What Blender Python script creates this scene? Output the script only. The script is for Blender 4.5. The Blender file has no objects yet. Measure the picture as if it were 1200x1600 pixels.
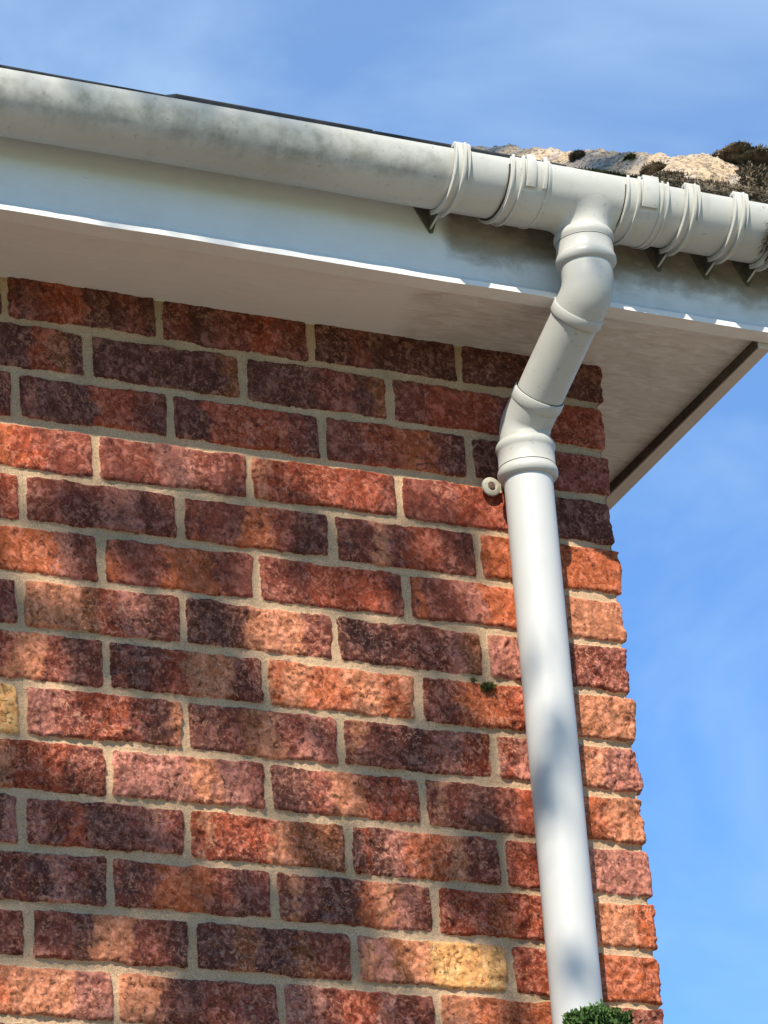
import bpy, math, random
import numpy as np
from mathutils import Vector, Matrix
random.seed(7)
RNG = np.random.default_rng(7)
S = bpy.context.scene
COL = S.collection

# ------------------------------------------------------------------ camera
cam = bpy.data.cameras.new('camera')
CAM = bpy.data.objects.new('camera', cam)
COL.objects.link(CAM)
CAM.location = (-2.42500, -4.08500, -2.31400)
CAM.rotation_euler = (math.radians(114.31), math.radians(3.87), math.radians(-25.03))
cam.sensor_fit = 'VERTICAL'
cam.sensor_height = 36
cam.lens = 36 * 5679.3 / 1600
cam.clip_start = 0.05
cam.clip_end = 2000
S.camera = CAM

# ------------------------------------------------------------------ light
SUN = Vector((0.68, 1.0, -1.12)).normalized()        # the way the sunlight travels
SUN_EL = math.asin(-SUN.z)
SUN_AZ = math.atan2(-SUN.x, -SUN.y) % (2 * math.pi)
w = bpy.data.worlds.new('World')
S.world = w
w.use_nodes = True
nt = w.node_tree
nt.nodes.clear()
N = nt.nodes.new
out = N('ShaderNodeOutputWorld'); bg = N('ShaderNodeBackground')
sky = N('ShaderNodeTexSky'); sky.sky_type = 'NISHITA'; sky.sun_disc = False
sky.sun_elevation = SUN_EL; sky.sun_rotation = SUN_AZ
sky.air_density = 1.0; sky.dust_density = 0.3; sky.ozone_density = 1.6
tc = N('ShaderNodeTexCoord'); mp = N('ShaderNodeMapping')
mp.inputs['Scale'].default_value = (3, 3, 6); mp.inputs['Rotation'].default_value = (0.3, 0.35, 0.4)
nz = N('ShaderNodeTexNoise'); nz.inputs['Scale'].default_value = 2.2; nz.inputs['Detail'].default_value = 5
nz.inputs['Roughness'].default_value = 0.55; nz.inputs['Distortion'].default_value = 0.5
rp = N('ShaderNodeMapRange'); rp.inputs['From Min'].default_value = 0.42; rp.inputs['From Max'].default_value = 0.80; rp.inputs['To Min'].default_value = 0.02
rp.inputs['To Max'].default_value = 0.5
mx = N('ShaderNodeMix'); mx.data_type = 'RGBA'
mx.inputs['B'].default_value = (5.2, 7.2, 9.4, 1)
tint = N('ShaderNodeMix'); tint.data_type = 'RGBA'; tint.blend_type = 'MULTIPLY'; tint.inputs['Factor'].default_value = 1
tint.inputs['B'].default_value = (0.78, 1.24, 1.74, 1)
L = nt.links.new
L(tc.outputs['Generated'], mp.inputs['Vector']); L(mp.outputs['Vector'], nz.inputs['Vector'])
L(nz.outputs['Fac'], rp.inputs['Value'])
sx = N('ShaderNodeSeparateXYZ'); L(tc.outputs['Generated'], sx.inputs[0])
vr = N('ShaderNodeMapRange'); vr.inputs['From Min'].default_value = 0.34; vr.inputs['From Max'].default_value = 0.56
vr.inputs['To Min'].default_value = 0.0; vr.inputs['To Max'].default_value = 0.22; L(sx.outputs['Z'], vr.inputs['Value'])
ad = N('ShaderNodeMath'); ad.operation = 'ADD'; ad.use_clamp = True; L(rp.outputs['Result'], ad.inputs[0]); L(vr.outputs['Result'], ad.inputs[1])
L(ad.outputs[0], mx.inputs['Factor'])
L(sky.outputs['Color'], tint.inputs['A']); L(tint.outputs['Result'], mx.inputs['A']); L(mx.outputs['Result'], bg.inputs['Color'])
bg.inputs['Strength'].default_value = 0.0775
L(bg.outputs['Background'], out.inputs['Surface'])

sl = bpy.data.lights.new('sun', 'SUN'); sl.energy = 5.0; sl.angle = math.radians(0.53); sl.color = (1.0, 0.895, 0.73)
so = bpy.data.objects.new('sun', sl); COL.objects.link(so)
so.rotation_euler = SUN.to_track_quat('-Z', 'Y').to_euler(); so.location = (-4, -7, 8)
S.view_settings.view_transform = 'Standard'; S.view_settings.look = 'None'
S.view_settings.gamma = 1; S.view_settings.use_curve_mapping = False
S.view_settings.exposure = 0.65

# ------------------------------------------------------------------ node helpers
def mat(name):
    m = bpy.data.materials.new(name); m.use_nodes = True
    t = m.node_tree
    return m, t, t.nodes['Principled BSDF']
def node(t, kind, **kw):
    n = t.nodes.new(kind)
    for k, v in kw.items():
        if hasattr(n, k): setattr(n, k, v)
        else: n.inputs[k].default_value = v
    return n
def coords(t, scale=(1, 1, 1)):
    c = node(t, 'ShaderNodeTexCoord'); m = node(t, 'ShaderNodeMapping'); m.inputs['Scale'].default_value = scale
    t.links.new(c.outputs['Object'], m.inputs['Vector']); return m.outputs['Vector']
def noise(t, vec, scale, detail=4, rough=0.55, dist=0.0):
    n = node(t, 'ShaderNodeTexNoise'); n.inputs['Scale'].default_value = scale; n.inputs['Detail'].default_value = detail
    n.inputs['Roughness'].default_value = rough; n.inputs['Distortion'].default_value = dist
    t.links.new(vec, n.inputs['Vector']); return n.outputs['Fac']
def rng(t, v, a, b, c=0.0, d=1.0, smooth=False):
    n = node(t, 'ShaderNodeMapRange'); n.inputs['From Min'].default_value = a; n.inputs['From Max'].default_value = b
    n.inputs['To Min'].default_value = c; n.inputs['To Max'].default_value = d
    if smooth: n.interpolation_type = 'SMOOTHSTEP'
    t.links.new(v, n.inputs['Value']); return n.outputs['Result']
def mixc(t, f, a, b, blend='MIX'):
    n = node(t, 'ShaderNodeMix'); n.data_type = 'RGBA'; n.blend_type = blend
    if isinstance(f, (int, float)): n.inputs[0].default_value = f
    else: t.links.new(f, n.inputs[0])
    for k, v in ((6, a), (7, b)):
        if isinstance(v, tuple): n.inputs[k].default_value = (*v, 1)
        else: t.links.new(v, n.inputs[k])
    return n.outputs[2]
def mth(t, op, a, b):
    n = node(t, 'ShaderNodeMath'); n.operation = op
    for k, v in ((0, a), (1, b)):
        if isinstance(v, (int, float)): n.inputs[k].default_value = v
        else: t.links.new(v, n.inputs[k])
    return n.outputs[0]
def bump(t, h, bs, strength=0.3, dist=0.002):
    n = node(t, 'ShaderNodeBump'); n.inputs['Strength'].default_value = strength; n.inputs['Distance'].default_value = dist
    t.links.new(h, n.inputs['Height']); t.links.new(n.outputs['Normal'], bs.inputs['Normal'])
def sep(t, vec):
    n = node(t, 'ShaderNodeSeparateXYZ'); t.links.new(vec, n.inputs[0]); return n.outputs

# ------------------------------------------------------------------ materials
def mat_wall():
    m, t, b = mat('brick_and_mortar')
    at = node(t, 'ShaderNodeAttribute'); at.attribute_name = 'tone'
    am = node(t, 'ShaderNodeAttribute'); am.attribute_name = 'mask'
    v = coords(t)
    n1 = noise(t, v, 800, 3); n2 = noise(t, v, 260, 4, 0.6); n3 = noise(t, v, 100, 6, 0.68, 1.4); n5 = noise(t, v, 210, 4, 0.62, 1.0)
    # pale smears and dark burnt specks of the rustic face
    fk = at.outputs['Alpha']; tn = at.outputs['Color']
    c = mixc(t, mth(t, 'MULTIPLY', rng(t, n3, 0.545, 0.60, 0, 0.85), fk), tn, mixc(t, 0.50, tn, (0.72, 0.35, 0.23)))
    c = mixc(t, mth(t, 'MULTIPLY', rng(t, n5, 0.575, 0.64, 0, 0.8), fk), c, mixc(t, 0.45, tn, (0.80, 0.44, 0.29)))
    c = mixc(t, rng(t, n3, 0.36, 0.46, 0.80, 0.0), c, (0.040, 0.018, 0.016))
    c = mixc(t, mth(t, 'MULTIPLY', rng(t, n5, 0.36, 0.44, 0.45, 0.0), fk), c, (0.040, 0.018, 0.016))
    c = mixc(t, 1.0, c, mixc(t, n1, (0.60, 0.60, 0.60), (1.40, 1.40, 1.40)), 'MULTIPLY')
    n4 = noise(t, v, 25, 4); 
    mo = mixc(t, n4, (0.395, 0.260, 0.160), (0.600, 0.420, 0.275))
    n6 = noise(t, v, 7, 4, .6)
    mo = mixc(t, rng(t, n6, .5, .68, 0, .45), mo, (.25, .22, .15))
    mo = mixc(t, rng(t, n2, .60, .68, 0, .5), mo, (.16, .12, .085))
    mo = mixc(t, 1.0, mo, mixc(t, rng(t, n1, 0.3, 0.7), (0.50, 0.50, 0.50), (1.4, 1.38, 1.34)), 'MULTIPLY')
    k = mth(t, 'ADD', am.outputs['Fac'], mth(t, 'MULTIPLY', mth(t, 'SUBTRACT', n2, 0.5), 0.7))
    k = rng(t, k, 0.38, 0.62, smooth=True)
    t.links.new(mixc(t, k, mo, c), b.inputs['Base Color'])
    b.inputs['Roughness'].default_value = 0.80; b.inputs['Specular IOR Level'].default_value = 0.12
    bump(t, mth(t, 'ADD', mth(t, 'ADD', n2, n3), mth(t, 'MULTIPLY', n1, 0.6)), b, 0.6, 0.0024)
    return m
def mat_plastic(name, col, dirt=(0.22, 0.22, 0.17), amount=0.35, scale=6, rough=0.38, side=None, speck=0.4):
    m, t, b = mat(name)
    v = coords(t, (0.35, 1, 1)); v2 = coords(t)
    n = noise(t, v, scale, 6, 0.62, 0.4); n2 = noise(t, v2, 140, 4, 0.6); n3 = noise(t, v2, 38, 5, 0.65)
    f = rng(t, n, 0.42, 0.72, 0, amount)
    drip = noise(t, coords(t, (1, .6, .10)), 55, 3, .6)
    f = mth(t, 'ADD', f, mth(t, 'MULTIPLY', rng(t, drip, .58, .72), amount * .45))
    if side:                        # algae film along part of the run, terminator shade painted into its belt
        s = sep(t, v2)
        belt = mth(t, 'MULTIPLY', rng(t, s[2], .108, .128, 0, 1, True), rng(t, s[2], .150, .163, 1, .15, True))
        f = mth(t, 'ADD', f, mth(t, 'MULTIPLY', mth(t, 'MULTIPLY', belt, rng(t, s[0], side[0], side[1], 1, 0, True)),
                mth(t, 'MULTIPLY', rng(t, n3, 0.40, 0.66), side[2])))
    c = mixc(t, f, col, dirt)
    c = mixc(t, rng(t, n2, 0.64, 0.70, 0, speck), c, (0.16, 0.15, 0.12))
    t.links.new(c, b.inputs['Base Color'])
    t.links.new(rng(t, n3, 0.3, 0.7, rough, rough + 0.22), b.inputs['Roughness'])
    b.inputs['Specular IOR Level'].default_value = 0.4
    bump(t, n3, b, 0.12, 0.0012)
    return m
def mat_fascia():
    m, t, b = mat('painted_fascia')
    v = coords(t); s = sep(t, v)
    n = noise(t, coords(t, (0.7, 1, 1)), 26, 6, 0.65, 0.25); n2 = noise(t, coords(t, (0.12, 1, 1)), 260, 4); n3 = noise(t, v, 14, 4)
    # brown grime that sits under the gutter joints, to the right of a fairly sharp line
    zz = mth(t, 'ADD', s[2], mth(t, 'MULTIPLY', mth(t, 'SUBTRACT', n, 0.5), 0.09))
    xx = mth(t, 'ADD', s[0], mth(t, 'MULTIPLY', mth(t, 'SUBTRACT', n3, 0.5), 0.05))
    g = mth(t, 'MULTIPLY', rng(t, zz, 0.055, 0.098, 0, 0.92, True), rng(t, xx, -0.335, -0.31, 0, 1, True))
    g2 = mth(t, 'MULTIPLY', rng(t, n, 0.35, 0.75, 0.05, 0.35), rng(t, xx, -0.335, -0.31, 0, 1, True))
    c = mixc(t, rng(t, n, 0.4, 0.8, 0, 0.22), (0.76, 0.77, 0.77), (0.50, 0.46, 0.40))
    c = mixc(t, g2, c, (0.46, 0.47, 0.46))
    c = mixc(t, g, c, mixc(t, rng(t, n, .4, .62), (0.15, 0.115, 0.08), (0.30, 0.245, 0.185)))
    # flaked paint: thin dark cracks
    fl = mth(t, 'MULTIPLY', rng(t, n2, 0.70, 0.74), rng(t, noise(t, v, 30, 3), 0.52, 0.62))
    c = mixc(t, fl, c, (0.08, 0.07, 0.06))
    t.links.new(c, b.inputs['Base Color']); b.inputs['Roughness'].default_value = 0.45
    bump(t, mth(t, 'ADD', n2, n), b, 0.18, 0.0015)
    return m
def mat_soffit():
    m, t, b = mat('painted_soffit')
    v = coords(t); s = sep(t, v)
    n = noise(t, coords(t, (1, 1, 1)), 9, 6, 0.65, 0.9); n2 = noise(t, v, 80, 5, 0.65, 0.5); n3 = noise(t, coords(t, (1, 3.2, 1)), 20, 6, 0.6, 1.3)
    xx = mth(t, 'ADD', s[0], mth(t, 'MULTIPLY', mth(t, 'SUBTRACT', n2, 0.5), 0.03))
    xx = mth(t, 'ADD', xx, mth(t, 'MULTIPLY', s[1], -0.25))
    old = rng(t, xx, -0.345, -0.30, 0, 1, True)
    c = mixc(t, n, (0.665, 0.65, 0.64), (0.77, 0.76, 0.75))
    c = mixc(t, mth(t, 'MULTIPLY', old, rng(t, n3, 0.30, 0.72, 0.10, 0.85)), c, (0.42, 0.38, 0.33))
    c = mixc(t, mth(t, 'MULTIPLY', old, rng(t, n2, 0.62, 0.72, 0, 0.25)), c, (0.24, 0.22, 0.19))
    t.links.new(c, b.inputs['Base Color']); b.inputs['Roughness'].default_value = 0.6
    bump(t, mth(t, 'ADD', n3, mth(t, 'MULTIPLY', n2, 0.4)), b, 0.35, 0.004)
    return m
def mat_simple(name, c1, c2, scale=40, rough=0.8, bmp=0.4, bd=0.003, det=5):
    m, t, b = mat(name)
    v = coords(t); n = noise(t, v, scale, det, 0.65, 0.3); n2 = noise(t, v, scale * 6, 4, 0.6)
    f = rng(t, mth(t, 'ADD', mth(t, 'MULTIPLY', n, 0.7), mth(t, 'MULTIPLY', n2, 0.3)), 0.34, 0.66)
    t.links.new(mixc(t, f, c1, c2), b.inputs['Base Color']); b.inputs['Roughness'].default_value = rough
    b.inputs['Specular IOR Level'].default_value = 0.25
    bump(t, mth(t, 'ADD', n, mth(t, 'MULTIPLY', n2, 0.5)), b, bmp, bd)
    return m
def mat_mortar_ridge():
    m, t, b = mat('weathered_ridge_mortar')
    v = coords(t); n = noise(t, v, 16, 5, 0.6, 0.4); n2 = noise(t, v, 130, 5, 0.7); n3 = noise(t, v, 50, 5, 0.7, 0.8)
    c = mixc(t, rng(t, n, 0.42, 0.58), (0.52, 0.40, 0.26), (0.47, 0.40, 0.33))
    c = mixc(t, rng(t, n3, 0.50, 0.62, 0, 0.75), c, (0.22, 0.16, 0.12))
    c = mixc(t, rng(t, n2, 0.52, 0.60, 0, 0.85), c, (0.07, 0.055, 0.042))
    t.links.new(c, b.inputs['Base Color']); b.inputs['Roughness'].default_value = 0.95
    bump(t, mth(t, 'ADD', n3, n2), b, 0.9, 0.006)
    return m
def mat_moss(name, c1, c2, scale=70):
    m, t, b = mat(name)
    v = coords(t); n = noise(t, v, scale, 4, 0.6)
    t.links.new(mixc(t, rng(t, n, 0.35, 0.65), c1, c2), b.inputs['Base Color']); b.inputs['Roughness'].default_value = 0.9
    b.inputs['Specular IOR Level'].default_value = 0.15
    return m
M_WALL = mat_wall()
M_GUT = mat_plastic('weathered_gutter_plastic', (0.52, 0.535, 0.52), (0.22, 0.22, 0.18), 0.34, 7, 0.40, side=(-0.42, -0.30, 0.55))
M_FIT = mat_plastic('gutter_fitting_plastic', (0.55, 0.56, 0.535), (0.22, 0.215, 0.18), 0.38, 12, 0.42)
M_OFF = mat_plastic('offset_bend_plastic', (0.43, 0.44, 0.425), (0.27, 0.265, 0.23), 0.28, 14, 0.34)
M_PIPE = mat_plastic('downpipe_plastic', (0.46, 0.475, 0.48), (0.35, 0.35, 0.33), 0.14, 9, 0.30, speck=0.0)
M_FAS = mat_fascia(); M_SOF = mat_soffit()
M_BARGE = mat_simple('barge_paint', (0.50, 0.46, 0.42), (0.60, 0.56, 0.52), 12, 0.6, 0.2, 0.002)
M_TILE = mat_simple('dark_roof_tile', (0.030, 0.036, 0.046), (0.060, 0.066, 0.076), 30, 0.75, 0.5)
M_RIDGE = mat_mortar_ridge()
M_DMOSS = mat_moss('dried_brown_moss', (0.035, 0.028, 0.020), (0.200, 0.165, 0.120))
M_GMOSS = mat_moss('green_moss', (0.030, 0.040, 0.012), (0.085, 0.10, 0.03))
M_LEAF = mat_moss('shrub_leaf', (0.035, 0.075, 0.018), (0.085, 0.145, 0.045), 30)
M_SLEAF = mat_moss('shrub_foliage', (0.034, 0.075, 0.018), (0.085, 0.15, 0.045), 30)
M_BARK = mat_simple('bark', (0.07, 0.05, 0.035), (0.14, 0.11, 0.08), 30, 0.9, 0.8, 0.01)
M_SCREW = mat_simple('rusty_screw', (0.05, 0.035, 0.025), (0.16, 0.10, 0.07), 300, 0.6)
M_LUG = mat_simple('aged_clip_plastic', (0.26, 0.245, 0.20), (0.44, 0.43, 0.37), 90, 0.6, 0.3, 0.001)
M_GRIME_SHADE = mat_simple('grimy_shaded_bracket_plastic', (0.07, 0.062, 0.05), (0.16, 0.145, 0.115), 60, 0.7, 0.3, 0.001)  # grime, with the shade inside the bracket put into the colour too
M_BARGE_SHADE = mat_simple('barge_shade_brown', (0.055, 0.043, 0.033), (0.12, 0.098, 0.078), 25, 0.7, 0.3, 0.002)  # dark brown painted as shade for the barge board's inner face
M_SHADOWGAP = mat_simple('black_mastic', (0.03, 0.03, 0.025), (0.07, 0.065, 0.05), 100, 0.8)

# ------------------------------------------------------------------ object helpers
def tag(o, label=None, cat=None, group=None, kind=None):
    if label: o['label'] = label
    if cat: o['category'] = cat
    if group: o['group'] = group
    if kind: o['kind'] = kind
    return o
def empty(name, loc, label, cat, group=None):
    o = bpy.data.objects.new(name, None); COL.objects.link(o); o.location = loc
    o.empty_display_size = 0.1
    return tag(o, label, cat, group)
class MB:
    def __init__(s): s.v = []; s.f = []
    def add(s, vs, fs):
        b = len(s.v); s.v.extend([tuple(p) for p in vs]); s.f.extend([tuple(b + i for i in f) for f in fs]); return s
    def box(s, a, b):
        (x0, y0, z0), (x1, y1, z1) = a, b
        s.add([(x0, y0, z0), (x1, y0, z0), (x1, y1, z0), (x0, y1, z0), (x0, y0, z1), (x1, y0, z1), (x1, y1, z1), (x0, y1, z1)],
              [(0, 3, 2, 1), (4, 5, 6, 7), (0, 1, 5, 4), (1, 2, 6, 5), (2, 3, 7, 6), (3, 0, 4, 7)]); return s
    def prism_x(s, poly, x0, x1):             # poly in (y, z), extruded along x
        n = len(poly)
        s.add([(x0, y, z) for y, z in poly] + [(x1, y, z) for y, z in poly],
              [tuple(range(n)), tuple(range(2 * n - 1, n - 1, -1))] + [(i, i + n, (i + 1) % n + n, (i + 1) % n) for i in range(n)])
        return s
    def sweep(s, pts, radii, seg=48, caps=True):  # tube along points with a radius each
        pts = [Vector(p) for p in pts]; rings = []; b = len(s.v)
        ref = Vector((1, 0.05, 0)).normalized()
        for i, p in enumerate(pts):
            d = (pts[min(i + 1, len(pts) - 1)] - pts[max(i - 1, 0)])
            if d.length < 1e-9: d = Vector((0, 0, -1))
            d.normalize(); u = (ref - d * ref.dot(d)).normalized(); v_ = d.cross(u)
            r = radii[i] if isinstance(radii, (list, tuple)) else radii
            for k in range(seg):
                a = 2 * math.pi * k / seg; s.v.append(tuple(p + (u * math.cos(a) + v_ * math.sin(a)) * r))
        for i in range(len(pts) - 1):
            for k in range(seg):
                k2 = (k + 1) % seg
                s.f.append((b + i * seg + k, b + i * seg + k2, b + (i + 1) * seg + k2, b + (i + 1) * seg + k))
        if caps:
            s.f.append(tuple(b + k for k in range(seg - 1, -1, -1)))
            s.f.append(tuple(b + (len(pts) - 1) * seg + k for k in range(seg)))
        return s
    def lathe(s, origin, axis, prof, seg=48):     # prof: (distance along axis, radius)
        o = Vector(origin); a = Vector(axis).normalized()
        u = a.orthogonal().normalized(); v_ = a.cross(u); b = len(s.v)
        for h, r in prof:
            for k in range(seg):
                t = 2 * math.pi * k / seg; s.v.append(tuple(o + a * h + (u * math.cos(t) + v_ * math.sin(t)) * r))
        for i in range(len(prof) - 1):
            for k in range(seg):
                k2 = (k + 1) % seg
                s.f.append((b + i * seg + k, b + i * seg + k2, b + (i + 1) * seg + k2, b + (i + 1) * seg + k))
        return s
    def build(s, name, m, parent=None, smooth=35, bevel=0):
        me = bpy.data.meshes.new(name); me.from_pydata(s.v, [], s.f); me.update()
        me.materials.append(m)
        o = bpy.data.objects.new(name, me); COL.objects.link(o)
        import bmesh
        bm = bmesh.new(); bm.from_mesh(me); bmesh.ops.recalc_face_normals(bm, faces=bm.faces)
        if bevel:
            bmesh.ops.bevel(bm, geom=[e for e in bm.edges if e.is_manifold and e.calc_face_angle(0) > 0.6], offset=bevel,
                            segments=2, affect='EDGES', profile=0.6)
        bm.to_mesh(me); bm.free()
        if smooth:
            me.polygons.foreach_set('use_smooth', [True] * len(me.polygons)); me.set_sharp_from_angle(angle=math.radians(smooth))
        if parent:
            o.parent = parent; o.location = -Vector(parent.location)   # geometry is written in world units
            if parent.parent: o.location = (0, 0, 0)
        return o
def sub(o, parent):             # a sub-part whose geometry is also in world units
    o.parent = parent; o.location = (0, 0, 0); return o

# ------------------------------------------------------------------ numpy noise
def _h(i, j, seed):
    n = (i.astype(np.int64) * 374761393 + j.astype(np.int64) * 668265263 + seed * 1442695041) & 0xffffffff
    n = ((n ^ (n >> 13)) * 1274126177) & 0xffffffff
    return ((n ^ (n >> 16)) & 0xffff) / 65535.0
def vn(x, y, seed=0):
    i = np.floor(x); j = np.floor(y); fx = x - i; fy = y - j
    fx = fx * fx * fx * (fx * (fx * 6 - 15) + 10); fy = fy * fy * fy * (fy * (fy * 6 - 15) + 10)
    a = _h(i, j, seed); b = _h(i + 1, j, seed); c = _h(i, j + 1, seed); d = _h(i + 1, j + 1, seed)
    return (a * (1 - fx) + b * fx) * (1 - fy) + (c * (1 - fx) + d * fx) * fy
def fbm(x, y, seed=0, o=4, g=0.5):
    r = 0; a = 1; t = 0
    for k in range(o):
        ang = 0.7 * k + 0.4; c, s_ = math.cos(ang), math.sin(ang)
        r = r + a * vn((x * c - y * s_) * 2 ** k, (x * s_ + y * c) * 2 ** k, seed + 17 * k); t += a; a *= g
    return r / t
def sstep(a, b, x):
    t = np.clip((x - a) / (b - a), 0, 1); return t * t * (3 - 2 * t)

# ------------------------------------------------------------------ the house
GROUND = -3.7
house = empty('brick_house', (-1.2, 2.4, GROUND), 'red brick house corner with white painted eaves and dark tiled roof', 'house')

TONES = {'k': (0.104, 0.034, 0.025), 'p': (0.182, 0.045, 0.029), 'm': (0.325, 0.118, 0.086), 'r': (0.285, 0.054, 0.024),
         'o': (0.380, 0.092, 0.033), 'b': (0.225, 0.072, 0.030), 'y': (0.620, 0.300, 0.105), 'n': (0.445, 0.165, 0.082)}
# colour bands of every brick in view, corner brick first, each written from left to right
PAT = [
 ['kkkkkkkk', 'kkpkkkkk', 'kpkpprpp', 'kprrkkpk', 'kkkkkkkk'],  # top course: dark bands hold the shade under the eaves in their colour
 ['rrrr', 'pprrrrpp', 'kkkkppkb', 'kkkkkkkb', 'kkkkkrbk'],
 ['kkpppppp', 'pprroopk', 'kkrrrrpk', 'pkkkrrpk', 'kkkkkkkp'],
 ['kkkk', 'ppprrrrr', 'nrrrrrrp', 'pppmmppp', 'rrrorppp'],
 ['oooooooo', 'kpnprrpp', 'rppoopkk', 'ppppmmpp', 'rrrrrrpr'],
 ['nnnn', 'oppmooor', 'ppprrrrp', 'oppooopp', 'rroooomp'],
 ['mmpppppp', 'kkkpppmb', 'kkknnnpp', 'nnnbrmkp', 'kkkkkkkp'],
 ['nnnn', 'ppoooror', 'onoonnon', 'pkprnnpp', 'prrnnpkp'],
 ['rmmmnnmm', 'nppkpmrr', 'kkpbnpmp', 'mmprrpkn', 'yyyyyyyy'],
 ['oonn', 'npkkprrr', 'kkpnnrrp', 'mmmmnmmp', 'nrnrrrpp'],
 ['rrppnmmm', 'rkmoonpp', 'nrrrnbbb', 'mprkkpmp', 'kkkkkkkm'],
 ['nnno', 'rrrorrpr', 'npkkonmp', 'kpooopkp', 'kkkpkmpk'],
 ['rrrroooo', 'nmbnyyyy', 'kkbkkbpp', 'ppknnppk', 'kkkkkkpp'],
 ['mmpp', 'nnoooonn', 'mmprrmpp', 'nnkkpppp', 'rronnnmm'],
 ['mmpppppp', 'ppmmppnn', 'ppppmmpp', 'pprrppmm', 'ppppkkpp']]
EVEN = {0: (-.225, -.458, -.685), 2: (-.221, -.450, -.675, -.898), 4: (-.221, -.444, -.668, -.892), 6: (-.224, -.449, -.671, -.899),
        8: (-.224, -.452, -.676, -.902), 10: (-.223, -.451, -.680, -.906), 12: (-.225, -.453, -.680, -.901),
        1: (-.1125, -.340, -.565, -.793), 3: (-.1125, -.337, -.564, -.787), 5: (-.1125, -.337, -.561, -.785), 7: (-.1125, -.331, -.556, -.783),
        9: (-.1125, -.336, -.562, -.786), 11: (-.1125, -.331, -.562, -.790), 13: (-.1125, -.337, -.562, -.787)}
def joints(r, smax):
    a = list(EVEN.get(r, ()))
    if not a: a = [-.225 if r % 2 == 0 else -.1125]
    while a[-1] > -3.2: a.append(a[-1] - .225)
    a = a[::-1]
    a.append(0.1125 if r % 2 == 0 else 0.225)      # the bond turns the corner
    while a[-1] < smax: a.append(a[-1] + .225)
    return np.array(a)

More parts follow.
